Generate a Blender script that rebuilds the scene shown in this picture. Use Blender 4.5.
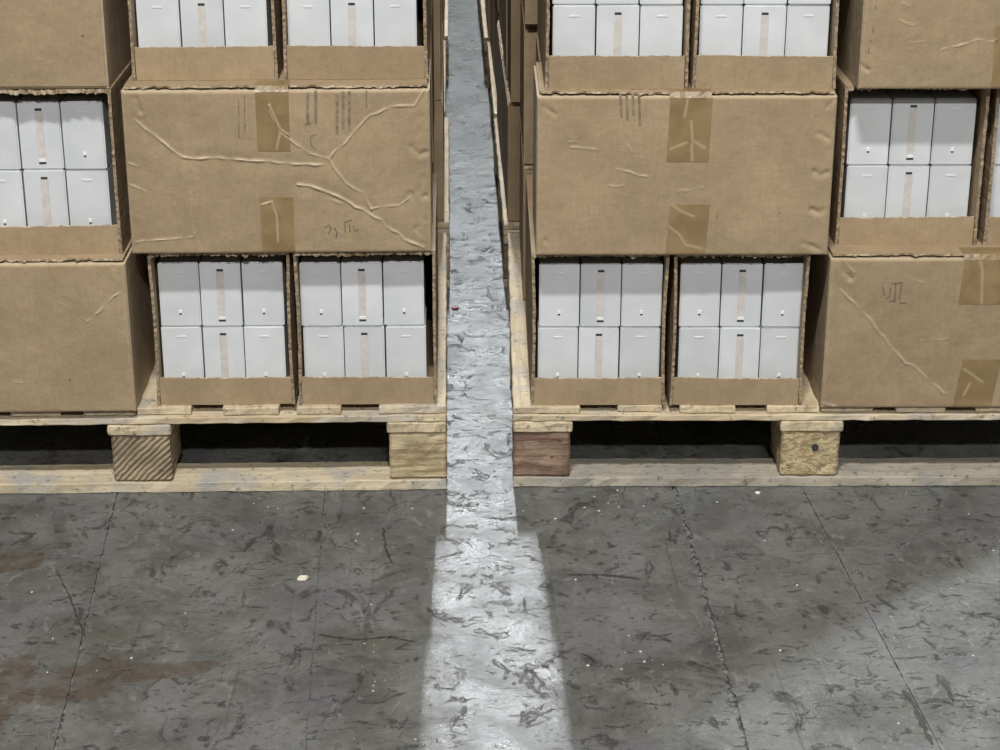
import bpy, bmesh, math, random
from mathutils import Vector, Matrix

# ------------------------------------------------------------------ scene, camera, light
for o in list(bpy.data.objects):
    bpy.data.objects.remove(o)
scene = bpy.context.scene
C = scene.collection
scene.view_settings.view_transform = 'Standard'
scene.view_settings.look = 'None'
scene.view_settings.gamma = 1.0
scene.view_settings.use_curve_mapping = False
scene.view_settings.exposure = -0.08

FPX, PITCH, YAW = 1900.0, 20.886, 1.465
cd = bpy.data.cameras.new('camera')
cd.sensor_fit = 'HORIZONTAL'
cd.sensor_width = 36.0
cd.lens = FPX / 1000.0 * 36.0
cd.clip_start = 0.05
cam = bpy.data.objects.new('camera', cd)
C.objects.link(cam)
cam.location = (0.0158, -3.1613, 1.43)
cam.rotation_euler = (math.radians(90 - PITCH), 0, math.radians(-YAW))
scene.camera = cam

world = bpy.data.worlds.new('warehouse_ambient')
scene.world = world
world.use_nodes = True
bg = world.node_tree.nodes['Background']
bg.inputs['Color'].default_value = (0.92, 0.97, 1.0, 1)
bg.inputs['Strength'].default_value = 0.105


def area(name, loc, target, sx, sy, power, col):
    l = bpy.data.lights.new(name, 'AREA')
    l.shape = 'RECTANGLE'
    l.size, l.size_y = sx, sy
    l.energy = power
    l.color = col
    o = bpy.data.objects.new(name, l)
    C.objects.link(o)
    o.location = loc
    o.rotation_euler = (Vector(target) - Vector(loc)).to_track_quat('-Z', 'Y').to_euler()
    return o


# high-bay lamps of the hall: two above the front aisle, a row above the gap between
# the two stack rows, one beyond the far corner of the right-hand row
COOL = (0.90, 0.955, 1.0)
area('high_bay_front', (-0.45, -3.3, 6.2), (-0.1, -0.2, 0.4), 0.9, 0.25, 385, (1.0, 0.985, 0.95))
area('high_bay_front_far', (0.5, -9.0, 6.2), (0.1, -0.2, 0.4), 0.9, 0.25, 590, (1.0, 0.985, 0.95))
for yy, pw in ((2.2, 32), (7.6, 800), (12.5, 60), (18.0, 5), (26.0, 22)):
    area('high_bay_gap', (0.062, yy, 6.0), (0.062, -0.3, 0.0) if yy > 4 else (0.062, 2.2, 0), 0.16, 0.9, pw, COOL)
area('high_bay_side', (3.0, 1.8, 6.0), (1.4, 0.0, 0), 0.22, 0.22, 400, COOL)


# ------------------------------------------------------------------ material helpers
def new_mat(name, rough=0.8):
    m = bpy.data.materials.new(name)
    m.use_nodes = True
    nt = m.node_tree
    b = nt.nodes['Principled BSDF']
    b.inputs['Roughness'].default_value = rough
    return m, nt, b


class NB:
    """tiny node builder"""
    def __init__(self, nt):
        self.nt = nt

    def node(self, t, **kw):
        n = self.nt.nodes.new(t)
        for k, v in kw.items():
            setattr(n, k, v)
        return n

    def link(self, a, b):
        self.nt.links.new(a, b)

    def coord(self, kind='Object', scale=(1, 1, 1), loc=(0, 0, 0), rot=(0, 0, 0)):
        if kind == 'World':
            s = self.node('ShaderNodeNewGeometry').outputs['Position']
        else:
            s = self.node('ShaderNodeTexCoord').outputs[kind]
        mp = self.node('ShaderNodeMapping')
        mp.inputs['Scale'].default_value = scale
        mp.inputs['Location'].default_value = loc
        mp.inputs['Rotation'].default_value = rot
        self.link(s, mp.inputs['Vector'])
        return mp.outputs['Vector']

    def noise(self, vec, scale, detail=4, rough=0.55, dist=0.0):
        n = self.node('ShaderNodeTexNoise')
        n.inputs['Scale'].default_value = scale
        n.inputs['Detail'].default_value = detail
        n.inputs['Roughness'].default_value = rough
        n.inputs['Distortion'].default_value = dist
        self.link(vec, n.inputs['Vector'])
        return n.outputs['Fac']

    def ramp(self, fac, lo, hi, a=0.0, b=1.0):
        r = self.node('ShaderNodeMapRange')
        r.clamp = True
        r.interpolation_type = 'SMOOTHSTEP'
        r.inputs['From Min'].default_value = lo
        r.inputs['From Max'].default_value = hi
        r.inputs['To Min'].default_value = a
        r.inputs['To Max'].default_value = b
        self.link(fac, r.inputs['Value'])
        return r.outputs['Result']

    def math(self, op, a, b=None):
        n = self.node('ShaderNodeMath', operation=op)
        for i, v in enumerate((a, b)):
            if v is None:
                continue
            if isinstance(v, (int, float)):
                n.inputs[i].default_value = v
            else:
                self.link(v, n.inputs[i])
        return n.outputs[0]

    def mix(self, fac, a, b, mode='MIX'):
        n = self.node('ShaderNodeMix', data_type='RGBA', blend_type=mode)
        if isinstance(fac, (int, float)):
            n.inputs[0].default_value = fac
        else:
            self.link(fac, n.inputs[0])
        for i, v in ((6, a), (7, b)):
            if isinstance(v, tuple):
                n.inputs[i].default_value = (*v, 1) if len(v) == 3 else v
            else:
                self.link(v, n.inputs[i])
        return n.outputs[2]

    def bump(self, h, strength, dist, bsdf):
        n = self.node('ShaderNodeBump')
        n.inputs['Strength'].default_value = strength
        n.inputs['Distance'].default_value = dist
        self.link(h, n.inputs['Height'])
        self.link(n.outputs['Normal'], bsdf.inputs['Normal'])

    def random_offset(self, vec, amount=13.0):
        oi = self.node('ShaderNodeObjectInfo')
        mul = self.node('ShaderNodeVectorMath', operation='SCALE')
        mul.inputs[0].default_value = (amount, amount * .7, amount * 1.3)
        self.link(oi.outputs['Random'], mul.inputs['Scale'])
        ad = self.node('ShaderNodeVectorMath', operation='ADD')
        self.link(vec, ad.inputs[0])
        self.link(mul.outputs[0], ad.inputs[1])
        return ad.outputs[0], oi.outputs['Random']


def cardboard_material():
    m, nt, b = new_mat('cardboard', 0.82)
    k = NB(nt)
    v = k.coord('Object')
    v, rnd = k.random_offset(v)
    big = k.noise(v, 9.0, 5, .65)
    vs = k.coord('Object', (1, 1, .25))
    fib = k.noise(vs, 150, 4, .75)
    flute = k.noise(k.coord('Object', (60, 60, 4)), 3.0, 3, .6)
    col = k.mix(k.ramp(big, .3, .7), (.292, .212, .127), (.366, .271, .167))
    col = k.mix(k.ramp(fib, .38, .72, 0, .34), col, (.24, .165, .088))
    col = k.mix(k.ramp(flute, .4, .75, 0, .10), col, (.24, .17, .10))
    dirt = k.noise(v, 22.0, 5, .7)
    col = k.mix(k.ramp(dirt, .64, .76, 0, .35), col, (.20, .14, .085))
    br = k.math('MULTIPLY_ADD', rnd, 0.12)
    br.node.inputs[2].default_value = 0.94
    hsv = k.node('ShaderNodeHueSaturation')
    k.link(br, hsv.inputs['Value'])
    k.link(col, hsv.inputs['Color'])
    col = hsv.outputs[0]
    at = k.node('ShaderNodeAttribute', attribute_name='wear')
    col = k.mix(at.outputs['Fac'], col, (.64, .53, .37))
    k.link(col, b.inputs['Base Color'])
    wav = k.noise(v, 38.0, 4, .6)
    h = k.math('ADD', k.math('MULTIPLY', wav, 1.0), k.math('MULTIPLY', fib, .18))
    k.bump(h, 0.5, 0.005, b)
    return m


def raw_edge_material():
    m, nt, b = new_mat('torn_cardboard_edge', 0.9)
    k = NB(nt)
    v, _ = k.random_offset(k.coord('Object'))
    n = k.noise(v, 170, 3, .6)
    n2 = k.noise(v, 35, 3, .6)
    col = k.mix(k.ramp(n2, .35, .65), (.30, .215, .13), (.60, .49, .34))
    col = k.mix(k.ramp(n, .48, .64, 0, .55), col, (.10, .07, .04))
    k.link(col, b.inputs['Base Color'])
    k.bump(n, 0.6, 0.003, b)
    return m


def tape_material():
    m, nt, b = new_mat('brown_packing_tape', 0.38)
    k = NB(nt)
    v, _ = k.random_offset(k.coord('Object'))
    n = k.noise(v, 18, 4)
    col = k.mix(k.ramp(n, .35, .65), (.212, .143, .066), (.275, .192, .097))
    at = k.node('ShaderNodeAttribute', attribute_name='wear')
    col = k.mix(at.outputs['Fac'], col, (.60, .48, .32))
    k.link(col, b.inputs['Base Color'])
    k.bump(k.noise(v, 45, 3), .3, .003, b)
    return m


def plain(name, col, rough=.8, var=.12, scale=60):
    m, nt, b = new_mat(name, rough)
    k = NB(nt)
    v, _ = k.random_offset(k.coord('Object'))
    n = k.noise(v, scale, 4)
    c2 = tuple(max(0, c * (1 - var)) for c in col)
    k.link(k.mix(k.ramp(n, .35, .65), col, c2), b.inputs['Base Color'])
    return m


def white_carton_material():
    m, nt, b = new_mat('white_carton_board', 0.55)
    k = NB(nt)
    v, rnd = k.random_offset(k.coord('Object'))
    n = k.noise(v, 14, 3)
    col = k.mix(k.ramp(n, .3, .7), (.565, .585, .605), (.63, .648, .665))
    s = k.noise(v, 120, 3, .7)
    col = k.mix(k.ramp(s, .66, .78, 0, .25), col, (.42, .43, .43))
    br = k.math('MULTIPLY_ADD', rnd, .10)
    br.node.inputs[2].default_value = .95
    hsv = k.node('ShaderNodeHueSaturation')
    k.link(br, hsv.inputs['Value'])
    k.link(col, hsv.inputs['Color'])
    k.link(hsv.outputs[0], b.inputs['Base Color'])
    k.bump(k.noise(v, 22, 3), .15, .004, b)
    return m


def wood_material(name, axis, base, dark, grey, grey_amt):
    """sawn softwood, grain along axis"""
    m, nt, b = new_mat(name, 0.85)
    k = NB(nt)
    sc = [22, 22, 22]
    sc[axis] = 1.6
    v0 = k.coord('Object', tuple(sc))
    v0, rnd = k.random_offset(v0, 31)
    g = k.noise(v0, 2.2, 5, .6, .8)
    v1 = k.coord('Object')
    v1, _ = k.random_offset(v1, 7)
    w = k.noise(v1, 9, 4, .6)
    sp = k.noise(v1, 70, 4, .7)
    col = k.mix(k.ramp(g, .38, .66), base, dark)
    col = k.mix(k.ramp(w, .46, .66, 0, grey_amt), col, grey)
    col = k.mix(k.ramp(sp, .56, .68, 0, .7), col, tuple(c * .25 for c in dark))
    br = k.math('MULTIPLY_ADD', rnd, .25)
    br.node.inputs[2].default_value = .88
    hsv = k.node('ShaderNodeHueSaturation')
    k.link(br, hsv.inputs['Value'])
    k.link(col, hsv.inputs['Color'])
    k.link(hsv.outputs[0], b.inputs['Base Color'])
    k.bump(k.math('ADD', g, k.math('MULTIPLY', sp, .8)), .55, .004, b)
    return m


def block_material(name, kind, base, dark):
    m, nt, b = new_mat(name, 0.88)
    k = NB(nt)
    v = k.coord('Object')
    v, _ = k.random_offset(v, 5)
    if kind == 'rings':
        wv = k.node('ShaderNodeTexWave', wave_type='RINGS', rings_direction='Y')
        wv.inputs['Scale'].default_value = 36
        wv.inputs['Distortion'].default_value = 2.5
        wv.inputs['Detail'].default_value = 3
        vv = k.coord('Object', (1, 1, 1), (.19, 0, .30))
        k.link(vv, wv.inputs['Vector'])
        g = wv.outputs['Fac']
    elif kind == 'chip':
        vo = k.node('ShaderNodeTexVoronoi')
        vo.inputs['Scale'].default_value = 260
        vv = k.coord('Object', (.5, .5, 1.2), (0, 0, 0), (0, .5, 0))
        k.link(vv, vo.inputs['Vector'])
        sx = k.node('ShaderNodeSeparateColor')
        k.link(vo.outputs['Color'], sx.inputs[0])
        g = sx.outputs[0]
    else:
        g = k.noise(k.coord('Object', (3, 3, 42)), 2.2, 5, .6, .6)
    sp = k.noise(v, 60, 4, .7)
    col = k.mix(k.ramp(g, .25, .85) if kind != 'grain' else k.ramp(g, .40, .62), base, dark)
    col = k.mix(k.ramp(k.noise(v, 16, 4), .45, .68, 0, .6), col, tuple(c * .55 for c in dark))
    col = k.mix(k.ramp(sp, .60, .72, 0, .75), col, tuple(c * .25 for c in dark))
    k.link(col, b.inputs['Base Color'])
    k.bump(k.math('ADD', g, sp), .6, .005, b)
    return m


def concrete_material():
    m, nt, b = new_mat('worn_concrete', 0.5)
    k = NB(nt)
    P = k.coord('World')
    big = k.noise(P, 2.2, 4, .55)
    mid = k.noise(P, 8, 8, .72, .6)
    fine = k.noise(P, 55, 6, .75)
    col = k.mix(k.ramp(big, .35, .65), (.080, .081, .075), (.118, .119, .112))
    col = k.mix(k.ramp(mid, .36, .66, 0, .9), col, (.178, .180, .174))
    col = k.mix(k.ramp(fine, .40, .70, 0, .30), col, (.055, .055, .051))
    pat = k.noise(k.coord('World', (1, .6, 1), (4, 4, 0)), 5.5, 3, .5)
    col = k.mix(k.ramp(pat, .52, .62, 0, .40), col, (.165, .168, .170))
    dk = k.noise(k.coord('World', (1, .8, 1), (7, 1, 0)), 6.5, 5, .6, .4)
    col = k.mix(k.ramp(dk, .53, .66, 0, .5), col, (.050, .050, .045))
    # bluish and olive wear tints
    t1 = k.noise(k.coord('World', (1, 1, 1), (3, 7, 0)), 4.2, 4, .6)
    col = k.mix(k.ramp(t1, .54, .68, 0, .45), col, (.120, .116, .138))
    t2 = k.noise(k.coord('World', (1, 1, 1), (-5, 2, 0)), 5.0, 4, .6)
    col = k.mix(k.ramp(t2, .54, .68, 0, .45), col, (.088, .084, .060))
    # dark scuffs and gouges of several sizes
    sc = k.noise(k.coord('World', (1.25, .8, 1), (1.3, .4, 0), (0, 0, .35)), 13, 7, .68, 1.3)
    scm = k.ramp(sc, .57, .65, 0, .68)
    col = k.mix(scm, col, (.024, .023, .020))
    sc2 = k.noise(k.coord('World', (1.0, 1.8, 1), (.3, 5.4, 0), (0, 0, -.5)), 26, 6, .70, 1.2)
    scm2 = k.ramp(sc2, .58, .64, 0, .65)
    col = k.mix(scm2, col, (.018, .018, .016))
    # pale chipped flecks
    lf = k.noise(k.coord('World', (1.4, .8, 1), (9, 1, 0), (0, 0, .7)), 24, 7, .74, 1.4)
    col = k.mix(k.ramp(lf, .56, .67, 0, .65), col, (.22, .225, .22))
    # long drag scratches along the gap direction
    ln = k.noise(k.coord('World', (48, 1.1, 1)), 1.0, 4, .6)
    col = k.mix(k.ramp(ln, .62, .72, 0, .30), col, (.15, .15, .15))
    ln2 = k.noise(k.coord('World', (60, 1.4, 1), (20, 3, 0), (0, 0, .12)), 1.0, 4, .6)
    col = k.mix(k.ramp(ln2, .62, .72, 0, .45), col, (.034, .034, .031))
    # brown spilled stains, each with its own outline
    sep = k.node('ShaderNodeSeparateXYZ')
    k.link(k.node('ShaderNodeNewGeometry').outputs['Position'], sep.inputs[0])
    wob = k.math('MULTIPLY', k.math('SUBTRACT', k.noise(P, 11, 5, .65), .5), 2.6)
    total = None
    for (cx, cy, rx, ry, rot) in ((-.540, -.670, .060, .085, -.5), (-.45, -.640, .12, .032, .1), (-.655, -.690, .055, .14, 0), (-.74, -.28, .07, .045, .3)):
        dx = k.math('SUBTRACT', sep.outputs[0], cx)
        dy = k.math('SUBTRACT', sep.outputs[1], cy)
        ca, sa = math.cos(rot), math.sin(rot)
        u = k.math('DIVIDE', k.math('ADD', k.math('MULTIPLY', dx, ca), k.math('MULTIPLY', dy, sa)), rx)
        w = k.math('DIVIDE', k.math('SUBTRACT', k.math('MULTIPLY', dy, ca), k.math('MULTIPLY', dx, sa)), ry)
        q = k.math('ADD', k.math('SQRT', k.math('ADD', k.math('MULTIPLY', u, u), k.math('MULTIPLY', w, w))), wob)
        msk = k.ramp(q, .85, 1.0, 1, 0)
        total = msk if total is None else k.math('MAXIMUM', total, msk)
    total = k.math('MULTIPLY', total, k.ramp(k.noise(P, 26, 6, .7), .36, .60, .25, .85))
    col = k.mix(total, col, (.078, .058, .042))
    k.link(col, b.inputs['Base Color'])
    r = k.ramp(mid, .35, .65, .50, .22)
    k.link(r, b.inputs['Roughness'])
    h = k.math('SUBTRACT', k.math('ADD', k.math('MULTIPLY', mid, .8), k.math('MULTIPLY', fine, .3)),
               k.math('ADD', k.math('MULTIPLY', scm, .35), k.math('MULTIPLY', scm2, .35)))
    k.bump(h, .65, .008, b)
    return m


M = dict(
    card=cardboard_material(), raw=raw_edge_material(), tape=tape_material(), white=white_carton_material(),
    cut=plain('cut_cardboard_edge', (.36, .27, .175), .9, .55, 190),
    strip=plain('beige_strip', (.60, .565, .535), .6, .12, 90),
    hole=plain('dark_slot', (.035, .035, .038), .8),
    tab2=plain('faint_tab', (.68, .70, .715), .5, .05),
    tab=plain('pale_tab', (.80, .81, .82), .5, .05),
    ink=plain('faded_ink', (.16, .13, .10), .8, .3, 120),
    ink3=plain('worn_bar_print', (.27, .205, .135), .85, .38, 130),
    ink2=plain('grey_print', (.215, .175, .135), .85, .45, 150),
    wood_x=wood_material('pallet_wood_across', 0, (.62, .53, .375), (.47, .37, .235), (.40, .375, .335), .7),
    wood_y=wood_material('pallet_wood_lengthwise', 1, (.60, .50, .345), (.44, .34, .21), (.37, .34, .30), .7),
    wood_mid=wood_material('greyed_pallet_wood', 0, (.57, .49, .35), (.43, .355, .24), (.36, .345, .315), .95),
    wood_grey=wood_material('weathered_pallet_wood', 0, (.43, .385, .31), (.31, .27, .21), (.27, .26, .24), .85),
    b_ring=block_material('end_grain_block', 'rings', (.42, .335, .22), (.25, .19, .12)),
    b_chip=block_material('chipboard_block', 'chip', (.52, .42, .25), (.30, .22, .115)),
    b_grain=block_material('sawn_block', 'grain', (.56, .46, .29), (.30, .215, .115)),
    b_red=block_material('reddish_block', 'grain', (.31, .215, .15), (.15, .085, .06)),
    floor=concrete_material(),
    wall=plain('painted_panel_wall', (.42, .43, .43), .8, .1, 2),
    joint=plain('joint_dirt', (.20, .198, .19), .95, .85, 110),
    mark_dark=plain('dark_drag_mark', (.050, .049, .045), .7, .5, 60),
    mark_pale=plain('pale_drag_mark', (.17, .17, .165), .7, .5, 60),
    chip=plain('pale_chip', (.78, .72, .60), .7),
    red=plain('red_scrap', (.30, .04, .05), .6),
    grit=plain('pale_grit', (.60, .60, .58), .8),
)


# ------------------------------------------------------------------ mesh helpers
def mesh_obj(name, verts, faces, mat, parent=None, mats=None, fmat=None, smooth=False):
    me = bpy.data.meshes.new(name)
    me.from_pydata(verts, [], faces)
    for mm in (mats or [mat]):
        me.materials.append(mm)
    if fmat:
        for p, i in zip(me.polygons, fmat):
            p.material_index = i
    if smooth:
        for p in me.polygons:
            p.use_smooth = True
    me.update()
    o = bpy.data.objects.new(name, me)
    C.objects.link(o)
    if parent:
        o.parent = parent
    return o


def bm_obj(name, bm, mat, parent=None):
    bmesh.ops.recalc_face_normals(bm, faces=bm.faces[:])
    me = bpy.data.meshes.new(name)
    bm.to_mesh(me)
    bm.free()
    me.materials.append(mat)
    o = bpy.data.objects.new(name, me)
    C.objects.link(o)
    if parent:
        o.parent = parent
    return o


def empty(name):
    o = bpy.data.objects.new(name, None)
    o.empty_display_size = .05
    C.objects.link(o)
    return o


def tag(o, label, cat, group=None):
    o['label'] = label
    o['category'] = cat
    if group:
        o['group'] = group
    return o


def copy_tree(o, parent=None):
    c = o.copy()
    C.objects.link(c)
    c.parent = parent
    for ch in list(o.children):
        copy_tree(ch, c)
    return c


def rough_box(x0, x1, y0, y1, z0, z1, nx, ny, nz, jit, rnd, bev=0.0):
    """box with subdivided, slightly uneven faces"""
    bm = bmesh.new()
    cache = {}

    def vert(i, j, k):
        key = (i, j, k)
        if key not in cache:
            cache[key] = bm.verts.new((x0 + (x1 - x0) * i / nx + rnd.uniform(-jit, jit) * (1 if 0 < i < nx else .6),
                                       y0 + (y1 - y0) * j / ny + rnd.uniform(-jit, jit),
                                       z0 + (z1 - z0) * k / nz + (rnd.uniform(-jit, 0) if k == nz else rnd.uniform(0, jit)) * .6))
        return cache[key]
    for i in range(nx):
        for j in range(ny):
            for kk in (0, nz):
                bm.faces.new([vert(i, j, kk), vert(i + 1, j, kk), vert(i + 1, j + 1, kk), vert(i, j + 1, kk)])
    for i in range(nx):
        for kk in range(nz):
            for j in (0, ny):
                bm.faces.new([vert(i, j, kk), vert(i + 1, j, kk), vert(i + 1, j, kk + 1), vert(i, j, kk + 1)])
    for j in range(ny):
        for kk in range(nz):
            for i in (0, nx):
                bm.faces.new([vert(i, j, kk), vert(i, j + 1, kk), vert(i, j + 1, kk + 1), vert(i, j, kk + 1)])
    bmesh.ops.recalc_face_normals(bm, faces=bm.faces[:])
    if bev:
        es = [e for e in bm.edges if e.calc_face_angle(0) > 1.0]
        bmesh.ops.bevel(bm, geom=es, offset=bev, segments=1, affect='EDGES')
    return bm


def box_bm(x0, x1, y0, y1, z0, z1, bev=0.0, seg=1):
    bm = bmesh.new()
    bmesh.ops.create_cube(bm, size=1)
    for v in bm.verts:
        v.co = Vector((x0 + (v.co.x + .5) * (x1 - x0), y0 + (v.co.y + .5) * (y1 - y0), z0 + (v.co.z + .5) * (z1 - z0)))
    if bev:
        bmesh.ops.bevel(bm, geom=bm.edges[:], offset=bev, segments=seg, affect='EDGES')
    return bm


# ------------------------------------------------------------------ floor: slabs with open joints
rnd = random.Random(4)
base = mesh_obj('floor', [(-12, -12, -.004), (12, -12, -.004), (12, 33, -.004), (-12, 33, -.004)], [(0, 1, 2, 3)], M['joint'])
base['kind'] = 'structure'
# (x at the pallet fronts, slant, width)
slab_edges = [(-12.0, 0, 0), (-3.1, 0, .003), (-2.0, 0, .003), (-1.28, 0, .003), (-.598, -.062, .0024), (-.222, -.03, .0014), (.416, -.003, .0068), (.648, -.045, .0012),
              (1.35, 0, .003), (2.3, 0, .003), (3.4, 0, .003), (12.0, 0, 0)]


def edge_line(x, slant, gap, s):
    pts = []
    y = -12.0
    while y < 33.0:
        near = -1.0 < y < .3
        xx = x + slant * max(-1.2, min(.3, y))
        pts.append((xx + s * (gap / 2 + rnd.gauss(0, gap * .38)) if gap else x, y))
        y += .012 if near else .25
    pts.append((x + slant * .3 + s * gap / 2, 33.0))
    return pts


for (xa, sa_, ga), (xb, sb_, gb) in zip(slab_edges[:-1], slab_edges[1:]):
    L = edge_line(xa, sa_, ga, 1)
    R = edge_line(xb, sb_, gb, -1)
    poly = L + R[::-1]
    n = len(poly)
    vs = [(x, y, 0) for x, y in poly] + [(x, y, -.004) for x, y in poly]
    half = len(L)
    fs = [(i, 2 * half - 1 - i, 2 * half - 2 - i, i + 1) for i in range(half - 1)] if len(L) == len(R) else [tuple(range(n))]
    fs += [(i, (i + 1) % n, (i + 1) % n + n, i + n) for i in range(n)]
    bm = bmesh.new()
    bv = [bm.verts.new(v) for v in vs]
    for f in fs:
        try:
            bm.faces.new([bv[i] for i in f])
        except ValueError:
            pass
    bm_obj('floor_slab', bm, M['floor'], base)


# single drag marks worn into the slabs
def drag_mark(pts, w, mat):
    vs, fs = [], []
    Q = []
    for a, b in zip(pts[:-1], pts[1:]):
        n = 14
        Q += [Vector(a).lerp(Vector(b), i / n) for i in range(n)]
    Q.append(Vector(pts[-1]))
    for i, q in enumerate(Q):
        d = (Q[min(i + 1, len(Q) - 1)] - Q[max(0, i - 1)]).normalized()
        ww = w * (.35 + .65 * rnd.random()) * (.3 if i in (0, len(Q) - 1) else 1)
        nn = Vector((-d.y, d.x)) * ww / 2
        jx = rnd.gauss(0, w * .15)
        vs += [(q.x - nn.x + jx, q.y - nn.y, .0004), (q.x + nn.x + jx, q.y + nn.y, .0004)]
        if i:
            fs.append((2 * i - 2, 2 * i - 1, 2 * i + 1, 2 * i))
    mesh_obj('drag_mark', vs, fs, mat, base)


for pts, w, mt in (
        ([(-.653, -.298), (-.61, -.40), (-.561, -.538)], .004, 'mark_dark'),
        ([(-.111, -.158), (-.105, -.24), (-.092, -.294)], .006, 'mark_dark'),
        ([(.627, -.111), (.648, -.27), (.660, -.393)], .005, 'mark_pale'),
        ([(.640, -.111), (.664, -.27), (.676, -.38)], .004, 'mark_pale'),
        ([(.674, -.73), (.682, -.881)], .012, 'mark_dark'),
        ([(.142, -.612), (.19, -.592), (.236, -.577)], .005, 'mark_pale'),
        ([(.20, -.345), (.253, -.347), (.318, -.363)], .007, 'mark_dark'),
        ([(-.049, -.567), (-.09, -.55), (-.142, -.558), (-.20, -.54)], .007, 'mark_dark')):
    drag_mark(pts, w, M[mt])


# far walls of the hall
for nm, x0, x1, y0, y1 in (('wall_back', -12, 12, 33, 33.2), ('wall_left', -12.2, -12, -12, 33), ('wall_right', 12, 12.2, -12, 33)):
    wo = bm_obj(nm, box_bm(x0, x1, y0, y1, -.012, 8.0), M['wall'])
    wo['kind'] = 'structure'


# ------------------------------------------------------------------ pallets
PW = 1.1
BOARDS = [(-1.1, -.98), (-.94, -.835), (-.78, -.69), (-.65, -.556), (-.553, -.457), (-.40, -.30), (-.268, -.188), (-.12, 0)]


def build_pallet(mirror, zs, mats, rnd, name='wooden_pallet'):
    """local frame: aisle edge at x=0, load spreads to -x (or +x when mirrored), front at y=0"""
    b0, b1, s1, l1, d1 = zs
    sg = -1 if mirror else 1
    root = empty(name)

    def X(a, b):
        return (a, b) if sg == 1 else (-b, -a)
    for y0, y1 in ((0, .088), (.505, .60), (1.01, 1.1)):
        x0, x1 = X(-PW, 0)
        bm_obj('bottom_board', rough_box(x0, x1, y0, y1, 0, b0, 44, 3, 1, .0018, rnd, .0015), mats['bottom'], root)
    mid_block = (-.592, -.487) if mirror else (-.603, -.498)
    for ix, (xa, xb) in enumerate(((-.103, 0), mid_block, (-1.1, -.997))):
        for iy, ya in enumerate((.003, .485, .967)):
            x0, x1 = X(xa, xb)
            bm_obj('block', rough_box(x0, x1, ya, ya + .13, b0, b1, 5, 4, 4, .0022, rnd, .004),
                   mats['blocks'][ix if iy == 0 else 1], root)
        x0, x1 = X(xa - (.004 if ix < 2 else 0), xb + (.004 if ix else 0))
        bm_obj('stringer_board', rough_box(x0, x1, -.001, 1.1, b1, s1, 4, 30, 2, .0016, rnd, .0025), mats['stringer'], root)
    for y0, y1 in ((0, .10), (.50, .60), (1.0, 1.1)):
        x0, x1 = X(-PW, 0)
        bm_obj('cross_board', rough_box(x0, x1, y0, y1, s1, l1, 50, 3, 1, .0018, rnd, .0015), mats['cross'], root)
    for xa, xb in BOARDS:
        x0, x1 = X(xa, xb)
        s = rnd.uniform(.004, .012)
        bm_obj('deck_board', rough_box(x0, x1, s, 1.1 - s, l1, d1, 4, 36, 1, .0018, rnd, .0015), mats['deck'], root)
    return root


ZL = (.021, .112, .134, .148, .163)
ZR = (.020, .108, .130, .143, .157)
rp = random.Random(11)
pal_l = build_pallet(False, ZL, dict(bottom=M['wood_mid'], stringer=M['wood_y'], cross=M['wood_x'], deck=M['wood_y'],
                                    blocks=(M['b_grain'], M['b_ring'], M['b_grain'])), rp)
tag(pal_l, 'pale wooden pallet with ring-grained centre block, under the crumpled carton', 'pallet')
pal_r = build_pallet(True, ZR, dict(bottom=M['wood_grey'], stringer=M['wood_y'], cross=M['wood_x'], deck=M['wood_y'],
                                   blocks=(M['b_red'], M['b_chip'], M['b_grain'])), rp)
tag(pal_r, 'weathered wooden pallet with reddish corner block and chipboard centre block', 'pallet')
# bolt hole in the chipboard block and a knot beside it
for (x, z, r) in ((.548, .078, .0062),):
    bm = bmesh.new()
    bmesh.ops.create_cone(bm, cap_ends=True, segments=14, radius1=r, radius2=r, depth=.004)
    bmesh.ops.rotate(bm, verts=bm.verts[:], matrix=Matrix.Rotation(math.pi / 2, 3, 'X'))
    bmesh.ops.translate(bm, verts=bm.verts[:], vec=(x, .0015, z))
    bm_obj('nail_hole', bm, M['hole'], pal_r)

STACK = {'L': ((0.0, 0.0), 0.0), 'R': ((.121, .008), math.radians(-1.15))}


def put(o, stack, x, y, z, rz=0.0):
    """place in the frame of one front stack (x measured from the world axis)"""
    (ox, oy), a = STACK[stack]
    lx, ly = x - ox, y
    o.location = (ox + lx * math.cos(a) - ly * math.sin(a), oy + lx * math.sin(a) + ly * math.cos(a), z)
    o.rotation_euler = (0, 0, a + rz)


put(pal_l, 'L', 0, 0, 0)
put(pal_r, 'R', .121, 0, 0)


# ------------------------------------------------------------------ closed cartons
def seg_dist(px, pz, a, b):
    dx, dz = b[0] - a[0], b[1] - a[1]
    L = dx * dx + dz * dz or 1e-9
    t = max(0, min(1, ((px - a[0]) * dx + (pz - a[1]) * dz) / L))
    return math.hypot(px - a[0] - t * dx, pz - a[1] - t * dz)


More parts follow.
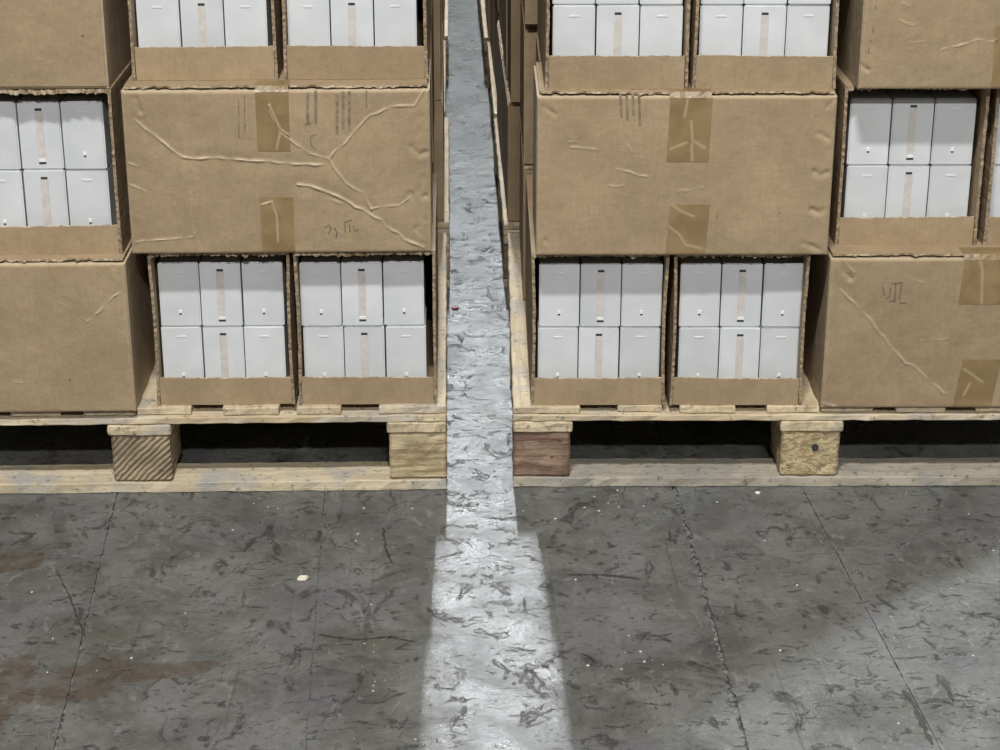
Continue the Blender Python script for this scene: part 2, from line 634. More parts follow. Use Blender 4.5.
class Face:
    """front panel of a carton: y offset and wear as functions of x,z"""
    def __init__(self, w, h, creases, seed, amp=.0022):
        self.w, self.h = w, h
        self.cr = []
        for c in creases:
            pts = [((u - .5) * w, v * h) for u, v in c[0]]
            if len(pts) > 1:
                jr = random.Random(seed * 31 + len(self.cr))
                fine = [pts[0]]
                for p, q in zip(pts[:-1], pts[1:]):
                    n = max(1, int(math.hypot(q[0] - p[0], q[1] - p[1]) / .012))
                    for i in range(1, n + 1):
                        jj = .0011 if i < n else 0
                        fine.append((p[0] + (q[0] - p[0]) * i / n + jr.gauss(0, jj), p[1] + (q[1] - p[1]) * i / n + jr.gauss(0, jj)))
                pts = fine
            a, wd, wear = (c[1] + (None,) * 3)[:3] if len(c) > 1 else (None,) * 3
            xs = [p[0] for p in pts]
            zs = [p[1] for p in pts]
            self.cr.append((pts, a or .0024, wd or .0032, .55 if wear is None else wear,
                            (min(xs) - .035, max(xs) + .035, min(zs) - .035, max(zs) + .035)))
        r = random.Random(seed)
        self.ph = [(r.uniform(5, 16), r.uniform(6, 20), r.uniform(0, 6.28), r.uniform(.4, 1)) for _ in range(4)]
        self.amp = amp

    def off(self, x, z):
        w, h = self.w, self.h
        y = 0.0
        wear = 0.0
        env = min(1, (w / 2 - abs(x)) / .05) * min(1, min(z, h - z) / .05)
        env = max(0, env)
        for fx, fz, ph, a in self.ph:
            y -= self.amp * .33 * a * math.sin(fx * x + fz * z + ph) * env
        for pts, a, wd, wr, bb in self.cr:
            if not (bb[0] < x < bb[1] and bb[2] < z < bb[3]):
                continue
            d = min(seg_dist(x, z, p, q) for p, q in zip(pts[:-1], pts[1:]))
            wd = wd * .68 if a > 0 else wd * 1.5
            wr = wr if a > 0 else wr * .4
            g = math.exp(-(d / wd) ** 2)
            md = .45 + .55 * math.sin(x * 140 + z * 95) * math.sin(x * 61 - z * 80 + 1) + .25
            y -= a * .78 * g * md
            y += a * .30 * math.exp(-(d / .014) ** 2)
            wear = max(wear, wr * max(.15, md) * math.exp(-(d / (wd * .8)) ** 2))
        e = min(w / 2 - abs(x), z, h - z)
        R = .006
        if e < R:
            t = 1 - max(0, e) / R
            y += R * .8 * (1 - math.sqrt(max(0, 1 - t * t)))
            wear = max(wear, .5 * t * t)  # worn pale edge, lightened further to stand in for light on the rims
        return y, wear


def set_wear_and_light(me, vals):
    at = me.attributes.new('wear', 'FLOAT', 'POINT')
    at.data.foreach_set('value', vals)


def ragged_plate(name, x0, x1, y0, y1, z0, z1, rnd, parent, jy=.002, jz=.0012, n=60, notch=0.0):
    """cardboard sheet whose front edge is torn"""
    vs, fs, fm = [], [], []
    ph = rnd.uniform(0, 6)
    for i in range(n + 1):
        t = i / n
        x = x0 + (x1 - x0) * t
        j = rnd.gauss(0, jy) + (rnd.uniform(0, notch) if notch and rnd.random() < .3 else 0)
        zz = rnd.gauss(0, jz) + jz * 1.2 * math.sin(t * 9 + ph)
        lo = min(0, zz * .3)
        vs += [(x, y0 + j, z0 + max(lo, -.001) + min(0, zz)), (x, y0 + j * .8, z1 + min(0, zz)),
               (x, y0 + .03, z0), (x, y0 + .03, z1), (x, y1, z0), (x, y1, z1)]
    for i in range(n):
        a, b = i * 6, i * 6 + 6
        fs += [(a, b, b + 1, a + 1), (a + 1, b + 1, b + 3, a + 3), (a + 3, b + 3, b + 5, a + 5),
               (a, a + 2, b + 2, b), (a + 2, a + 4, b + 4, b + 2), (a + 4, a + 5, b + 5, b + 4)]
        fm += [1, 0, 0, 0, 0, 0]
    for a in (0, n * 6):
        fs += [(a, a + 1, a + 3, a + 2), (a + 2, a + 3, a + 5, a + 4)]
        fm += [1, 1]
    return mesh_obj(name, vs, fs, None, parent, [M['card'], M['raw']], fm)


def face_patch(name, face, x0, x1, z0, z1, lift, mat, parent, nx=12, nz=18, skew=0.0, wears=()):
    """thin sheet stuck to the dented front panel"""
    vs, fs, wr = [], [], []
    for k in range(nz + 1):
        for i in range(nx + 1):
            z = z0 + (z1 - z0) * k / nz
            x = x0 + (x1 - x0) * i / nx + skew * (z - z0)
            y, _ = face.off(x, z)
            vs.append((x, y - lift, z))
            g = 0
            for c in wears:
                pts = [((u - .5) * face.w, v * face.h) for u, v in c]
                d = min(seg_dist(x, z, p, q) for p, q in zip(pts[:-1], pts[1:]))
                g = max(g, math.exp(-(d / .0017) ** 2))
            wr.append(g * .5)
    n1 = len(vs)
    vs += [(x, y + lift * .9, z) for x, y, z in vs]
    wr += wr
    for k in range(nz):
        for i in range(nx):
            a = k * (nx + 1) + i
            fs.append((a, a + 1, a + nx + 2, a + nx + 1))
    ring = [i for i in range(nx + 1)] + [(k + 1) * (nx + 1) + nx for k in range(nz)] + \
           [nz * (nx + 1) + i for i in range(nx - 1, -1, -1)] + [k * (nx + 1) for k in range(nz - 1, 0, -1)]
    for a, b in zip(ring, ring[1:] + ring[:1]):
        fs.append((a, a + n1, b + n1, b))
    o = mesh_obj(name, vs, fs, mat, parent, smooth=False)
    set_wear_and_light(o.data, wr)
    return o


def stroke(name, face, pts, width, mat, parent, lift=.0007):
    """pen or print stroke lying on the front panel; pts in panel fractions"""
    P = [Vector(((u - .5) * face.w, v * face.h)) for u, v in pts]
    Q = []
    for a, b in zip(P[:-1], P[1:]):
        n = max(2, int((b - a).length / .004))
        Q += [a + (b - a) * i / n for i in range(n)]
    Q.append(P[-1])
    vs, fs = [], []
    for i, q in enumerate(Q):
        d = (Q[min(i + 1, len(Q) - 1)] - Q[max(0, i - 1)]).normalized()
        nrm = Vector((-d.y, d.x)) * width / 2
        for s in (-1, 1):
            p = q + nrm * s
            y, _ = face.off(p.x, p.y)
            vs.append((p.x, y - lift, p.y))
        if i:
            fs.append((2 * i - 2, 2 * i - 1, 2 * i + 1, 2 * i))
    return mesh_obj(name, vs, fs, mat, parent)


def closed_carton(w, d, h, face, rnd, step=.004, flap=True):
    root = empty('cardboard_carton')
    hb = h - .0075 if flap else h
    nx, nz = int(w / step), int(hb / step)
    vs, fs, wr = [], [], []
    for k in range(nz + 1):
        for i in range(nx + 1):
            x, z = -w / 2 + w * i / nx, hb * k / nz
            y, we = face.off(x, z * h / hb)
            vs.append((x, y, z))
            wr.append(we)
    for k in range(nz):
        for i in range(nx):
            a = k * (nx + 1) + i
            fs.append((a, a + 1, a + nx + 2, a + nx + 1))
    ring = [i for i in range(nx + 1)] + [(k + 1) * (nx + 1) + nx for k in range(nz)] + \
           [nz * (nx + 1) + i for i in range(nx - 1, -1, -1)] + [k * (nx + 1) for k in range(nz - 1, 0, -1)]
    n1 = len(vs)
    bulge = rnd.uniform(.001, .004)
    for r_i in ring:
        x, y, z = vs[r_i]
        vs.append((x, d, z))
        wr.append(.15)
    m = len(ring)
    for i in range(m):
        j = (i + 1) % m
        fs.append((ring[i], n1 + i, n1 + j, ring[j]))
    fs.append(tuple(n1 + i for i in range(m))[::1])
    bm = bmesh.new()
    bv = [bm.verts.new(v) for v in vs]
    for f in fs:
        bm.faces.new([bv[i] for i in f])
    body = bm_obj('body', bm, M['card'], root)
    set_wear_and_light(body.data, wr)
    if flap:
        ragged_plate('top_flap', -w / 2 + .004, w / 2 - .004, .006, d - .004, hb + .0042, h, rnd, root, .0024, .0008, 80, .007)
        # short inner flap that keeps the top flap up
        bm_obj('inner_flap', box_bm(-w / 2 + .006, w / 2 - .006, .022, d - .01, hb - .001, hb + .0044), M['card'], root)
    return root


H = .288
PITCH_Z = .288


def simple_carton_mesh(w, d, seed):
    r = random.Random(seed)
    bm = box_bm(-w / 2, w / 2, 0, d, 0, H - .005, .004, 2)
    me = bpy.data.meshes.new('carton_body')
    bm.to_mesh(me)
    bm.free()
    me.materials.append(M['card'])
    bm = bmesh.new()
    # two lid flaps meeting in a seam along the length
    for a, b in ((.003, d / 2 - .0015), (d / 2 + .0015, d - .003)):
        g = box_bm(-w / 2 + .002, w / 2 - .002, a, b, H - .0045, H - .0005, 0)
        t = bpy.data.meshes.new('t')
        g.to_mesh(t)
        g.free()
        bm.from_mesh(t)
        bpy.data.meshes.remove(t)
    m2 = bpy.data.meshes.new('carton_flaps')
    bm.to_mesh(m2)
    bm.free()
    m2.materials.append(M['raw'])
    return me, m2


SIMPLE = {}


def simple_carton(w, d, label, group):
    key = (round(w, 3), round(d, 3))
    if key not in SIMPLE:
        me, m2 = simple_carton_mesh(w, d, 1)
        SIMPLE[key] = (me, m2)
    me, m2 = SIMPLE[key]
    o = bpy.data.objects.new('cardboard_carton', me)
    C.objects.link(o)
    f = bpy.data.objects.new('top_flap', m2)
    C.objects.link(f)
    f.parent = o
    tag(o, label, 'carton', group)
    return o


# --- left stack, tier 2, aisle half: the crumpled carton
def uv(pts, TL, TR, BL, BR):
    """photo-free helper: bilinear panel fractions from corner-relative measurements"""
    out = []
    for x, y in pts:
        u, v = .5, .5
        for _ in range(8):
            xl = BL[0] + (TL[0] - BL[0]) * v
            xr = BR[0] + (TR[0] - BR[0]) * v
            u = (x - xl) / (xr - xl)
            yb = BL[1] + (BR[1] - BL[1]) * u
            yt = TL[1] + (TR[1] - TL[1]) * u
            v = (yb - y) / (yb - yt)
        out.append((u, v))
    return out


Q1 = ((124, 92), (428, 92), (132, 251), (432, 249))
cr1 = [
    [uv([(137, 119), (160, 137), (183, 155), (235, 157.5), (285, 161), (323, 162.5)], *Q1), (.0036, .0034, .75)],
    [uv([(270, 109.5), (281, 132), (309, 151.5), (329, 157.6), (335, 167.5), (346, 181), (362, 190), (371, 206)], *Q1), (.0030, .003, .55)],
    [uv([(298, 182), (311, 183.5), (337, 193), (374, 214), (411, 239), (424, 244)], *Q1), (.0040, .0036, .8)],
    [uv([(330, 156), (349, 137), (369, 116), (398, 107), (413, 107), (422, 92)], *Q1), (.0030, .003, .6)],
    [uv([(371, 206), (398, 203), (408, 196)], *Q1), (.0022, .003, .45)],
    [uv([(136, 239), (165, 236), (192, 234)], *Q1), (.0022, .003, .55)],
    [uv([(132, 182), (147, 188.5)], *Q1), (.002, .003, .4)],
    [uv([(131, 161), (140, 164)], *Q1), (.002, .003, .5)],
    [uv([(138, 100), (143, 110)], *Q1), (-.004, .004, .2)],
    [uv([(411, 146), (418, 155), (426, 151)], *Q1), (-.004, .004, .35)],
    [uv([(420, 118), (417, 143)], *Q1), (-.002, .004, .05)],
    [uv([(410, 192), (416, 198), (425, 194)], *Q1), (-.004, .004, .35)],
    [uv([(422, 176), (417, 190)], *Q1), (-.002, .004, .05)],
    [uv([(423, 218), (416, 226), (422, 234)], *Q1), (-.0025, .003, .15)],
    [uv([(262, 203), (274, 200), (280, 215)], *Q1), (.002, .0025, .4)],
    [uv([(325, 196), (342, 201)], *Q1), (.002, .003, .5)],
    [uv([(191, 190), (194, 233)], *Q1), (.0012, .003, .12)],
]
W1 = .519
HA = .2935
f1 = Face(W1, HA, cr1, 3, .004)
r1 = random.Random(21)
box_a = closed_carton(W1, .262, HA, f1, r1, .0020)
tag(box_a, 'crumpled brown carton with long diagonal creases, two tape strips and faded bar print', 'carton')
put(box_a, 'L', -.2815, .004, .1635 + PITCH_Z)


def tape_on(box, face, quad, p0, p1, skew=0.0, wears=()):
    a, b = uv([p0, p1], *quad)
    face_patch('packing_tape', face, (a[0] - .5) * face.w, (b[0] - .5) * face.w, b[1] * face.h, min(a[1], .968) * face.h,
               .0009, M['tape'], box, 30, 46, skew, [uv(wc, *quad) for wc in wears])
    if a[1] > .9:
        x0, x1, h = (a[0] - .5) * face.w + skew * .05, (b[0] - .5) * face.w + skew * .05, face.h
        prof = [(.0012, h * .962), (-.0008, h - .0095), (.0012, h - .006), (.0042, h + .0003), (.012, h + .0008), (.042, h + .0008)]
        n = 8
        vs, fs = [], []
        rr = random.Random(int(abs(a[0]) * 1000))
        for y, z in prof:
            for i in range(n + 1):
                vs.append((x0 + (x1 - x0) * i / n, y + rr.uniform(-.0012, .0004), z + (rr.uniform(-.0008, 0) if z < h else 0)))
        for j in range(len(prof) - 1):
            for i in range(n):
                q = j * (n + 1) + i
                fs.append((q, q + 1, q + n + 2, q + n + 1))
        mesh_obj('packing_tape', vs, fs, M['tape'], box)


tape_on(box_a, f1, Q1, (256, 92), (291, 152), 0, [[(270, 109), (281, 132), (291, 141)], [(277, 150), (281, 134)]])
tape_on(box_a, f1, Q1, (260, 196), (295, 249.5), 0, [[(261, 203), (272, 199), (277, 213), (278, 238)]])


def marks(box, face, quad, strokes, width, mat, name):
    for s in strokes:
        stroke(name, face, uv(s, *quad), width, mat, box)


marks(box_a, f1, Q1, [[(308, 98), (308, 127)], [(316, 96), (316, 126)], [(337, 100), (337, 136)], [(343, 97), (343, 131)],
                      [(349, 97), (349, 133)]], .0048, M['ink3'], 'bar_print')
marks(box_a, f1, Q1, [[(305, 128), (309, 124), (311, 127)], [(311, 138), (311, 146), (316, 151)], [(311, 138), (317, 136)],
                      [(366, 96), (366, 112)], [(246, 100), (246, 135)], [(240, 104), (240, 140)]], .0022, M['ink3'], 'bar_print')
marks(box_a, f1, Q1, [[(325, 225), (329, 222), (331, 226), (328, 231)], [(334, 225), (337, 229), (336, 235)],
                      [(344, 220), (352, 217)], [(345, 221), (345, 229)], [(349, 221), (350, 229)], [(353, 223), (355, 229), (358, 226)]],
      .0019, M['ink2'], 'pen_mark')

# --- right stack, tier 2, aisle half: the smooth taped carton
Q2 = ((541, 96), (834, 95), (533, 251), (822, 250))
cr2 = [
    [uv([(572, 144), (598, 146)], *Q2), (.0016, .003, .4)],
    [uv([(570, 139), (584, 140)], *Q2), (.0010, .003, .2)],
    [uv([(616, 165), (645, 172)], *Q2), (.0020, .003, .45)],
    [uv([(608, 181), (622, 181)], *Q2), (.0012, .003, .25)],
    [uv([(547, 104), (557, 112)], *Q2), (-.0035, .003, .1)],
    [uv([(543, 236), (551, 243)], *Q2), (-.0035, .003, .25)],
    [uv([(815, 131), (823, 136)], *Q2), (-.0045, .0042, .35)],
    [uv([(811, 168), (816, 172), (822, 168)], *Q2), (-.0045, .0042, .35)],
    [uv([(807, 205), (814, 208), (819, 204)], *Q2), (-.0045, .0042, .35)],
    [uv([(799, 238), (814, 244)], *Q2), (-.004, .004, .4)],
    [uv([(824, 105), (831, 98)], *Q2), (-.003, .003, .2)],
    [uv([(626, 140), (632, 149)], *Q2), (.001, .003, .15)],
    [uv([(676, 186), (700, 183)], *Q2), (.0012, .004, .15)],
]
W2 = .508
f2 = Face(W2, H, cr2, 9, .0025)
box_b = closed_carton(W2, .258, H, f2, random.Random(22), .0022)
tag(box_b, 'smooth taped brown carton with dented edge, above two open trays beside the aisle', 'carton')
put(box_b, 'R', .4135, -.008, .157 + PITCH_Z)
tape_on(box_b, f2, Q2, (669, 96), (706, 160), .03, [[(688, 98), (684, 118)], [(690, 122), (691, 140), (703, 147)], [(669, 148), (685, 142)], [(690, 143), (690, 160)]])
tape_on(box_b, f2, Q2, (664, 201), (700, 250.5), .06, [[(665, 199), (678, 207), (690, 212)], [(664, 221), (675, 229), (682, 240), (697, 243)]])
marks(box_b, f2, Q2, [[(622, 97), (622, 119)], [(628, 98), (628, 121)], [(634, 97), (634, 116)], [(640, 98), (640, 126)]], .0042, M['ink3'], 'bar_print')
marks(box_b, f2, Q2, [[(712, 214), (714, 210)], [(774, 209), (776, 208)]], .002, M['ink2'], 'pen_mark')

# --- right stack, tier 1, outer half: the carton with the pen scrawl
W3 = .528
Q3 = ((829, 263), (1130, 262), (816, 411), (1111, 410))
cr3 = [
    [uv([(838, 293), (869, 324), (884, 345), (902, 366), (910, 368), (940, 396)], *Q3), (.0026, .003, .55)],
    [uv([(835, 264), (848, 282)], *Q3), (-.005, .004, .5)],
    [uv([(840, 263), (852, 276)], *Q3), (.003, .003, .4)],
    [uv([(904, 280), (922, 286)], *Q3), (.0012, .003, .25)],
    [uv([(918, 343), (945, 341)], *Q3), (.0008, .003, .15)],
    [uv([(818, 406), (830, 409)], *Q3), (.002, .003, .4)],
]
f3 = Face(W3, H, cr3, 14, .003)
box_c = closed_carton(W3, .262, H, f3, random.Random(23), .0024)
tag(box_c, 'brown carton with handwritten pen scrawl and two tape strips, standing on the pallet', 'carton')
put(box_c, 'R', .938, -.006, .157)
tape_on(box_c, f3, Q3, (960, 262), (997, 309), .05, [[(975, 262), (979, 275), (978, 309)]])
tape_on(box_c, f3, Q3, (953, 363), (986, 410.5), .12, [[(960, 372), (979, 385)], [(966, 386), (959, 398)]])
marks(box_c, f3, Q3, [[(879.6, 292), (881.6, 301)], [(887.6, 294), (886.4, 302), (883, 304)], [(892.8, 289.6), (891.6, 308)], [(898.8, 288.8), (896.4, 305)],
                      [(896, 308.4), (904, 308.4)], [(886, 307), (892, 306)], [(889, 290), (899, 288.6)]], .0019, M['ink'], 'pen_mark')

# --- left stack, tier 1, outer half
W4 = .532
Q4 = ((-184, 262), (127, 262), (-186, 413), (138, 412))
cr4 = [
    [uv([(88, 319), (101, 309), (106, 303), (122, 291)], *Q4), (.0022, .003, .5)],
    [uv([(116, 266), (121, 273)], *Q4), (-.004, .004, .3)],
    [uv([(8, 380), (17, 381)], *Q4), (.0016, .003, .45)],
    [uv([(58, 300), (66, 304)], *Q4), (.001, .003, .15)],
    [uv([(125, 275), (129, 330), (132, 372)], *Q4), (.0008, .002, .2)],
]
HD = .284
f4 = Face(W4, HD, cr4, 31, .003)
box_d = closed_carton(W4, .262, HD, f4, random.Random(24), .0026)
tag(box_d, 'plain closed brown carton with one short crease, standing on the pale pallet', 'carton')
put(box_d, 'L', -.818, -.010, .163)
marks(box_d, f4, Q4, [[(67, 379.5), (69, 380)]], .003, M['ink'], 'pen_mark')

# --- tier 3, outer halves
W5 = .525
Q5 = ((-205, -66), (98, -66), (-200, 88), (109, 87))
f5 = Face(W5, H, [[uv([(40, 60), (55, 63)], *Q5), (.0008, .003, .1)]], 41, .003)
box_e = closed_carton(W5, .262, H, f5, random.Random(25), .005)
tag(box_e, 'plain closed brown carton without tape, resting on the tray beside the crumpled carton', 'carton')
put(box_e, 'L', -.8255, .018, .163 + 2 * PITCH_Z)
marks(box_e, f5, Q5, [[(83.5, 39), (85.5, 39.4)]], .003, M['ink'], 'pen_mark')
W6 = .51
Q6 = ((868, -66), (1170, -66), (858, 88), (1151, 87))
cr6 = [
    [uv([(940, 50), (955, 47), (975, 41), (993, 43)], *Q6), (.0022, .003, .5)],
    [uv([(898, 23), (913, 28)], *Q6), (.0016, .003, .35)],
    [uv([(900, 7), (908, 11)], *Q6), (.0016, .003, .35)],
    [uv([(857, 64), (867, 70)], *Q6), (-.004, .003, .4)],
    [uv([(907, 44), (925, 42)], *Q6), (.001, .003, .12)],
]
f6 = Face(W6, H, cr6, 43, .0035)
box_f = closed_carton(W6, .258, H, f6, random.Random(26), .0026)
tag(box_f, 'brown carton with staple dots down its edge, resting on the tray beside the taped carton', 'carton')
put(box_f, 'R', .960, .012, .157 + 2 * PITCH_Z)
tape_on(box_f, f6, Q6, (993, 30), (1030, 87), -.02)
marks(box_f, f6, Q6, [[(875.5, 0), (876, 5)], [(874, 12), (874, 15)], [(872, 31), (872, 36)], [(869, 43), (870, 44)], [(868, 50), (868, 55)], [(866, 68), (868, 69)]],
      .0015, M['ink'], 'staple_dot')


# ------------------------------------------------------------------ open display trays
def open_tray(w, d, rnd, lip=.050, h=.288, lift=0.0):
    root = empty('open_display_tray')
    t = .0052
    hh = h - .001
    # bottom pad, back wall
    bm_obj('bottom_panel', box_bm(-w / 2 + t, w / 2 - t, .010, d - t, 0, .0165 + lift), M['card'], root)
    bm_obj('back_panel', box_bm(-w / 2 + t, w / 2 - t, d - t, d, 0, hh - .007), M['card'], root)
    for s in (-1, 1):
        n = 46
        vs, fs, fm = [], [], []
        lean = rnd.uniform(-.002, .004)
        for i in range(n + 1):
            z = (hh - .0065) * i / n
            j = rnd.gauss(0, .0005)
            k = rnd.gauss(0, .00025)
            bow = lean * math.sin(math.pi * i / n)
            xo, xi = s * (w / 2), s * (w / 2 - t)
            vs += [(xo + k - s * abs(bow), j, z), (xi + k - s * abs(bow), j + rnd.gauss(0, .0008), z),
                   (xo, .06, z), (xi, .06, z), (xo, d, z), (xi, d, z)]
        for i in range(n):
            a, b = 6 * i, 6 * i + 6
            fs += [(a, b, b + 1, a + 1), (a, a + 2, b + 2, b), (a + 2, a + 4, b + 4, b + 2), (a + 1, b + 1, b + 3, a + 3),
                   (a + 3, b + 3, b + 5, a + 5), (a + 4, a + 5, b + 5, b + 4)]
            fm += [1, 0, 0, 0, 0, 0]
        a = 6 * n
        fs += [(a, a + 1, a + 3, a + 2), (a + 2, a + 3, a + 5, a + 4), (0, 2, 3, 1), (2, 4, 5, 3)]
        fm += [1, 1, 0, 0]
        bm = bmesh.new()
        bv = [bm.verts.new(v) for v in vs]
        for f, mi in zip(fs, fm):
            fc = bm.faces.new([bv[q] for q in f])
            fc.material_index = mi
        o = bm_obj('side_panel', bm, M['card'], root)
        o.data.materials.append(M['cut'])
    # low front lip with a cut upper edge
    n = 40
    vs, fs, fm = [], [], []
    x0, x1 = -w / 2 + t + .001, w / 2 - t - .001
    tilt = rnd.uniform(-.0015, .0015)
    for i in range(n + 1):
        u = i / n
        x = x0 + (x1 - x0) * u
        z = lip + rnd.gauss(0, .0004) + tilt * (u - .5) * 2
        b = .002 * math.sin(math.pi * u)
        vs += [(x, .003 - b, .0), (x, .0035 - b, z * .5), (x, .004 - b, z), (x, .0092 - b, z), (x, .0092 - b, 0)]
    for i in range(n):
        a, b = 5 * i, 5 * i + 5
        fs += [(a, b, b + 1, a + 1), (a + 1, b + 1, b + 2, a + 2), (a + 2, b + 2, b + 3, a + 3), (a + 3, b + 3, b + 4, a + 4), (a, a + 4, b + 4, b)]
        fm += [0, 0, 1, 0, 0]
    fs += [(0, 1, 2, 3, 4), (5 * n + 4, 5 * n + 3, 5 * n + 2, 5 * n + 1, 5 * n)]
    fm += [1, 1]
    mesh_obj('front_lip', vs, fs, None, root, [M['card'], M['raw']], fm)
    ragged_plate('top_panel', -w / 2, w / 2, .001, d, hh - .0065, hh, rnd, root, .0022, .0013, 70)
    return root


# ------------------------------------------------------------------ white cartons
CW, CDP, CH = .0716, .12, .1200


def carton_body_mesh():
    bm = box_bm(-CW / 2, CW / 2, 0, CDP, 0, CH, .0022, 2)
    me = bpy.data.meshes.new('white_carton')
    bm.to_mesh(me)
    bm.free()
    me.materials.append(M['white'])
    return me


def small_part(name, x0, x1, y0, y1, z0, z1, mat, bev=.0003):
    bm = box_bm(x0, x1, y0, y1, z0, z1, bev)
    me = bpy.data.meshes.new(name)
    bm.to_mesh(me)
    bm.free()
    me.materials.append(mat)
    return name, me


WB = carton_body_mesh()
PLAIN_PARTS = [
    small_part('thumb_slot', -.002, .002, -.0004, .001, .0225, .0255, M['hole']),
    small_part('lock_tab', -.0028, .0028, -.0011, .001, .0258, .032, M['tab']),
    small_part('top_tab', -.0085, .0085, -.0009, .001, CH * .835, CH * .835 + .0030, M['tab2']),
]
STRIP_PARTS = [
    small_part('pull_strip', -.0068, .0068, -.0006, .001, CH * .14, CH * .86, M['strip']),
    small_part('slot', -.0058, .0058, -.0008, .001, CH * .865, CH * .865 + .0042, M['hole']),
    small_part('slot', -.0062, .0062, -.0008, .001, CH * .085, CH * .085 + .0036, M['hole']),
    small_part('lock_tab', -.0060, .0060, -.0013, .001, CH * .085 + .0037, CH * .085 + .0095, M['tab']),
]


def white_carton(strip):
    o = bpy.data.objects.new('white_carton', WB)
    C.objects.link(o)
    for n, me in (STRIP_PARTS if strip else PLAIN_PARTS):
        p = bpy.data.objects.new(n, me)
        C.objects.link(p)
        p.parent = o
    return o


def fill_tray(stack, x0, x1, yf, zb, tray_label, where, aisle_side, rnd, cx=None, deep=.012, lip=.050, h=.288, lift=0.0):
    """tray plus six white cartons in two rows of three; aisle_side +1/-1 tells which end faces the aisle"""
    w = x1 - x0
    tr = open_tray(w, .53, rnd, lip, h, lift)
    tag(tr, tray_label, 'cardboard tray', 'open display trays')
    put(tr, stack, (x0 + x1) / 2, yf, zb, 0)
    cx = (x0 + x1) / 2 if cx is None else cx
    pitch = CW + .0024
    for row in (0, 1):
        rowname = 'lower' if row == 0 else 'upper'
        sh = rnd.uniform(-.001, .001)
        for c in (-1, 0, 1):
            o = white_carton(c == 0)
            if c == 0:
                lab = '%s white carton with beige strip, in the %s' % (rowname, where)
            elif c == aisle_side:
                lab = '%s aisle-side plain white carton in the %s' % (rowname, where)
            else:
                lab = '%s outer-side plain white carton in the %s' % (rowname, where)
            tag(o, lab, 'carton', 'white cartons packed in the open trays')
            put(o, stack, cx + c * pitch + sh + rnd.uniform(-.0004, .0004), yf + deep + .020 + rnd.uniform(0, .004), zb + .0165 + lift + row * (CH + .0003), 0)
            o.rotation_euler.z += rnd.uniform(-.009, .009)


rt = random.Random(77)
zl, zr = .163, .157
fill_tray('L', -.518, -.271, .020, zl, 'open cardboard tray under the crumpled carton, next to a closed carton', 'tray under crumpled carton, off the aisle', 1, rt, -.398)
fill_tray('L', -.264, -.016, .016, zl, 'open cardboard tray under the crumpled carton, beside the aisle', 'tray under the crumpled carton, beside aisle', 1, rt, -.146)
fill_tray('R', .152, .3945, .012, zr, 'open cardboard tray under the smooth taped carton, beside the aisle', 'tray under the taped carton, beside aisle', -1, rt, .276)
fill_tray('R', .4025, .641, .010, zr, 'open cardboard tray under the smooth taped carton, next to the scrawled carton', 'tray under the taped carton, by scrawled carton', -1, rt, .5285)
fill_tray('L', -.815, -.560, .020, zl + .284, 'open cardboard tray in the middle tier beside the crumpled carton', 'middle tray next to the crumpled carton', 1, rt, -.692, h=.292, lift=.006)
fill_tray('L', -1.080, -.825, .020, zl + .284, 'open cardboard tray at the far end of the crumpled carton tier', 'outermost tray of the crumpled carton tier', 1, rt, h=.292, lift=.006)
fill_tray('R', .690, .940, .050, zr + PITCH_Z, 'open cardboard tray in the middle tier beside the smooth taped carton', 'middle tray next to the taped carton', -1, rt, .818)
fill_tray('R', .952, 1.200, .050, zr + PITCH_Z, 'open cardboard tray at the far end of the taped carton tier', 'outermost tray of the taped carton tier', -1, rt)
fill_tray('L', -.527, -.280, .052, zl + .0065 + 2 * PITCH_Z, 'open cardboard tray on top of the crumpled carton, away from the aisle', 'tray atop crumpled carton, off the aisle', 1, rt, -.409, lip=.056)
fill_tray('L', -.270, -.024, .052, zl + .0065 + 2 * PITCH_Z, 'open cardboard tray on top of the crumpled carton, beside the aisle', 'tray atop crumpled carton, beside aisle', 1, rt, -.153, lip=.056)
fill_tray('R', .173, .4155, .014, zr + 2 * PITCH_Z, 'open cardboard tray on top of the smooth taped carton, beside the aisle', 'tray atop taped carton, beside aisle', -1, rt, .296, lip=.056)
fill_tray('R', .4225, .667, .014, zr + 2 * PITCH_Z, 'open cardboard tray on top of the smooth taped carton, away from the aisle', 'tray atop taped carton, off the aisle', -1, rt, .546, lip=.056)

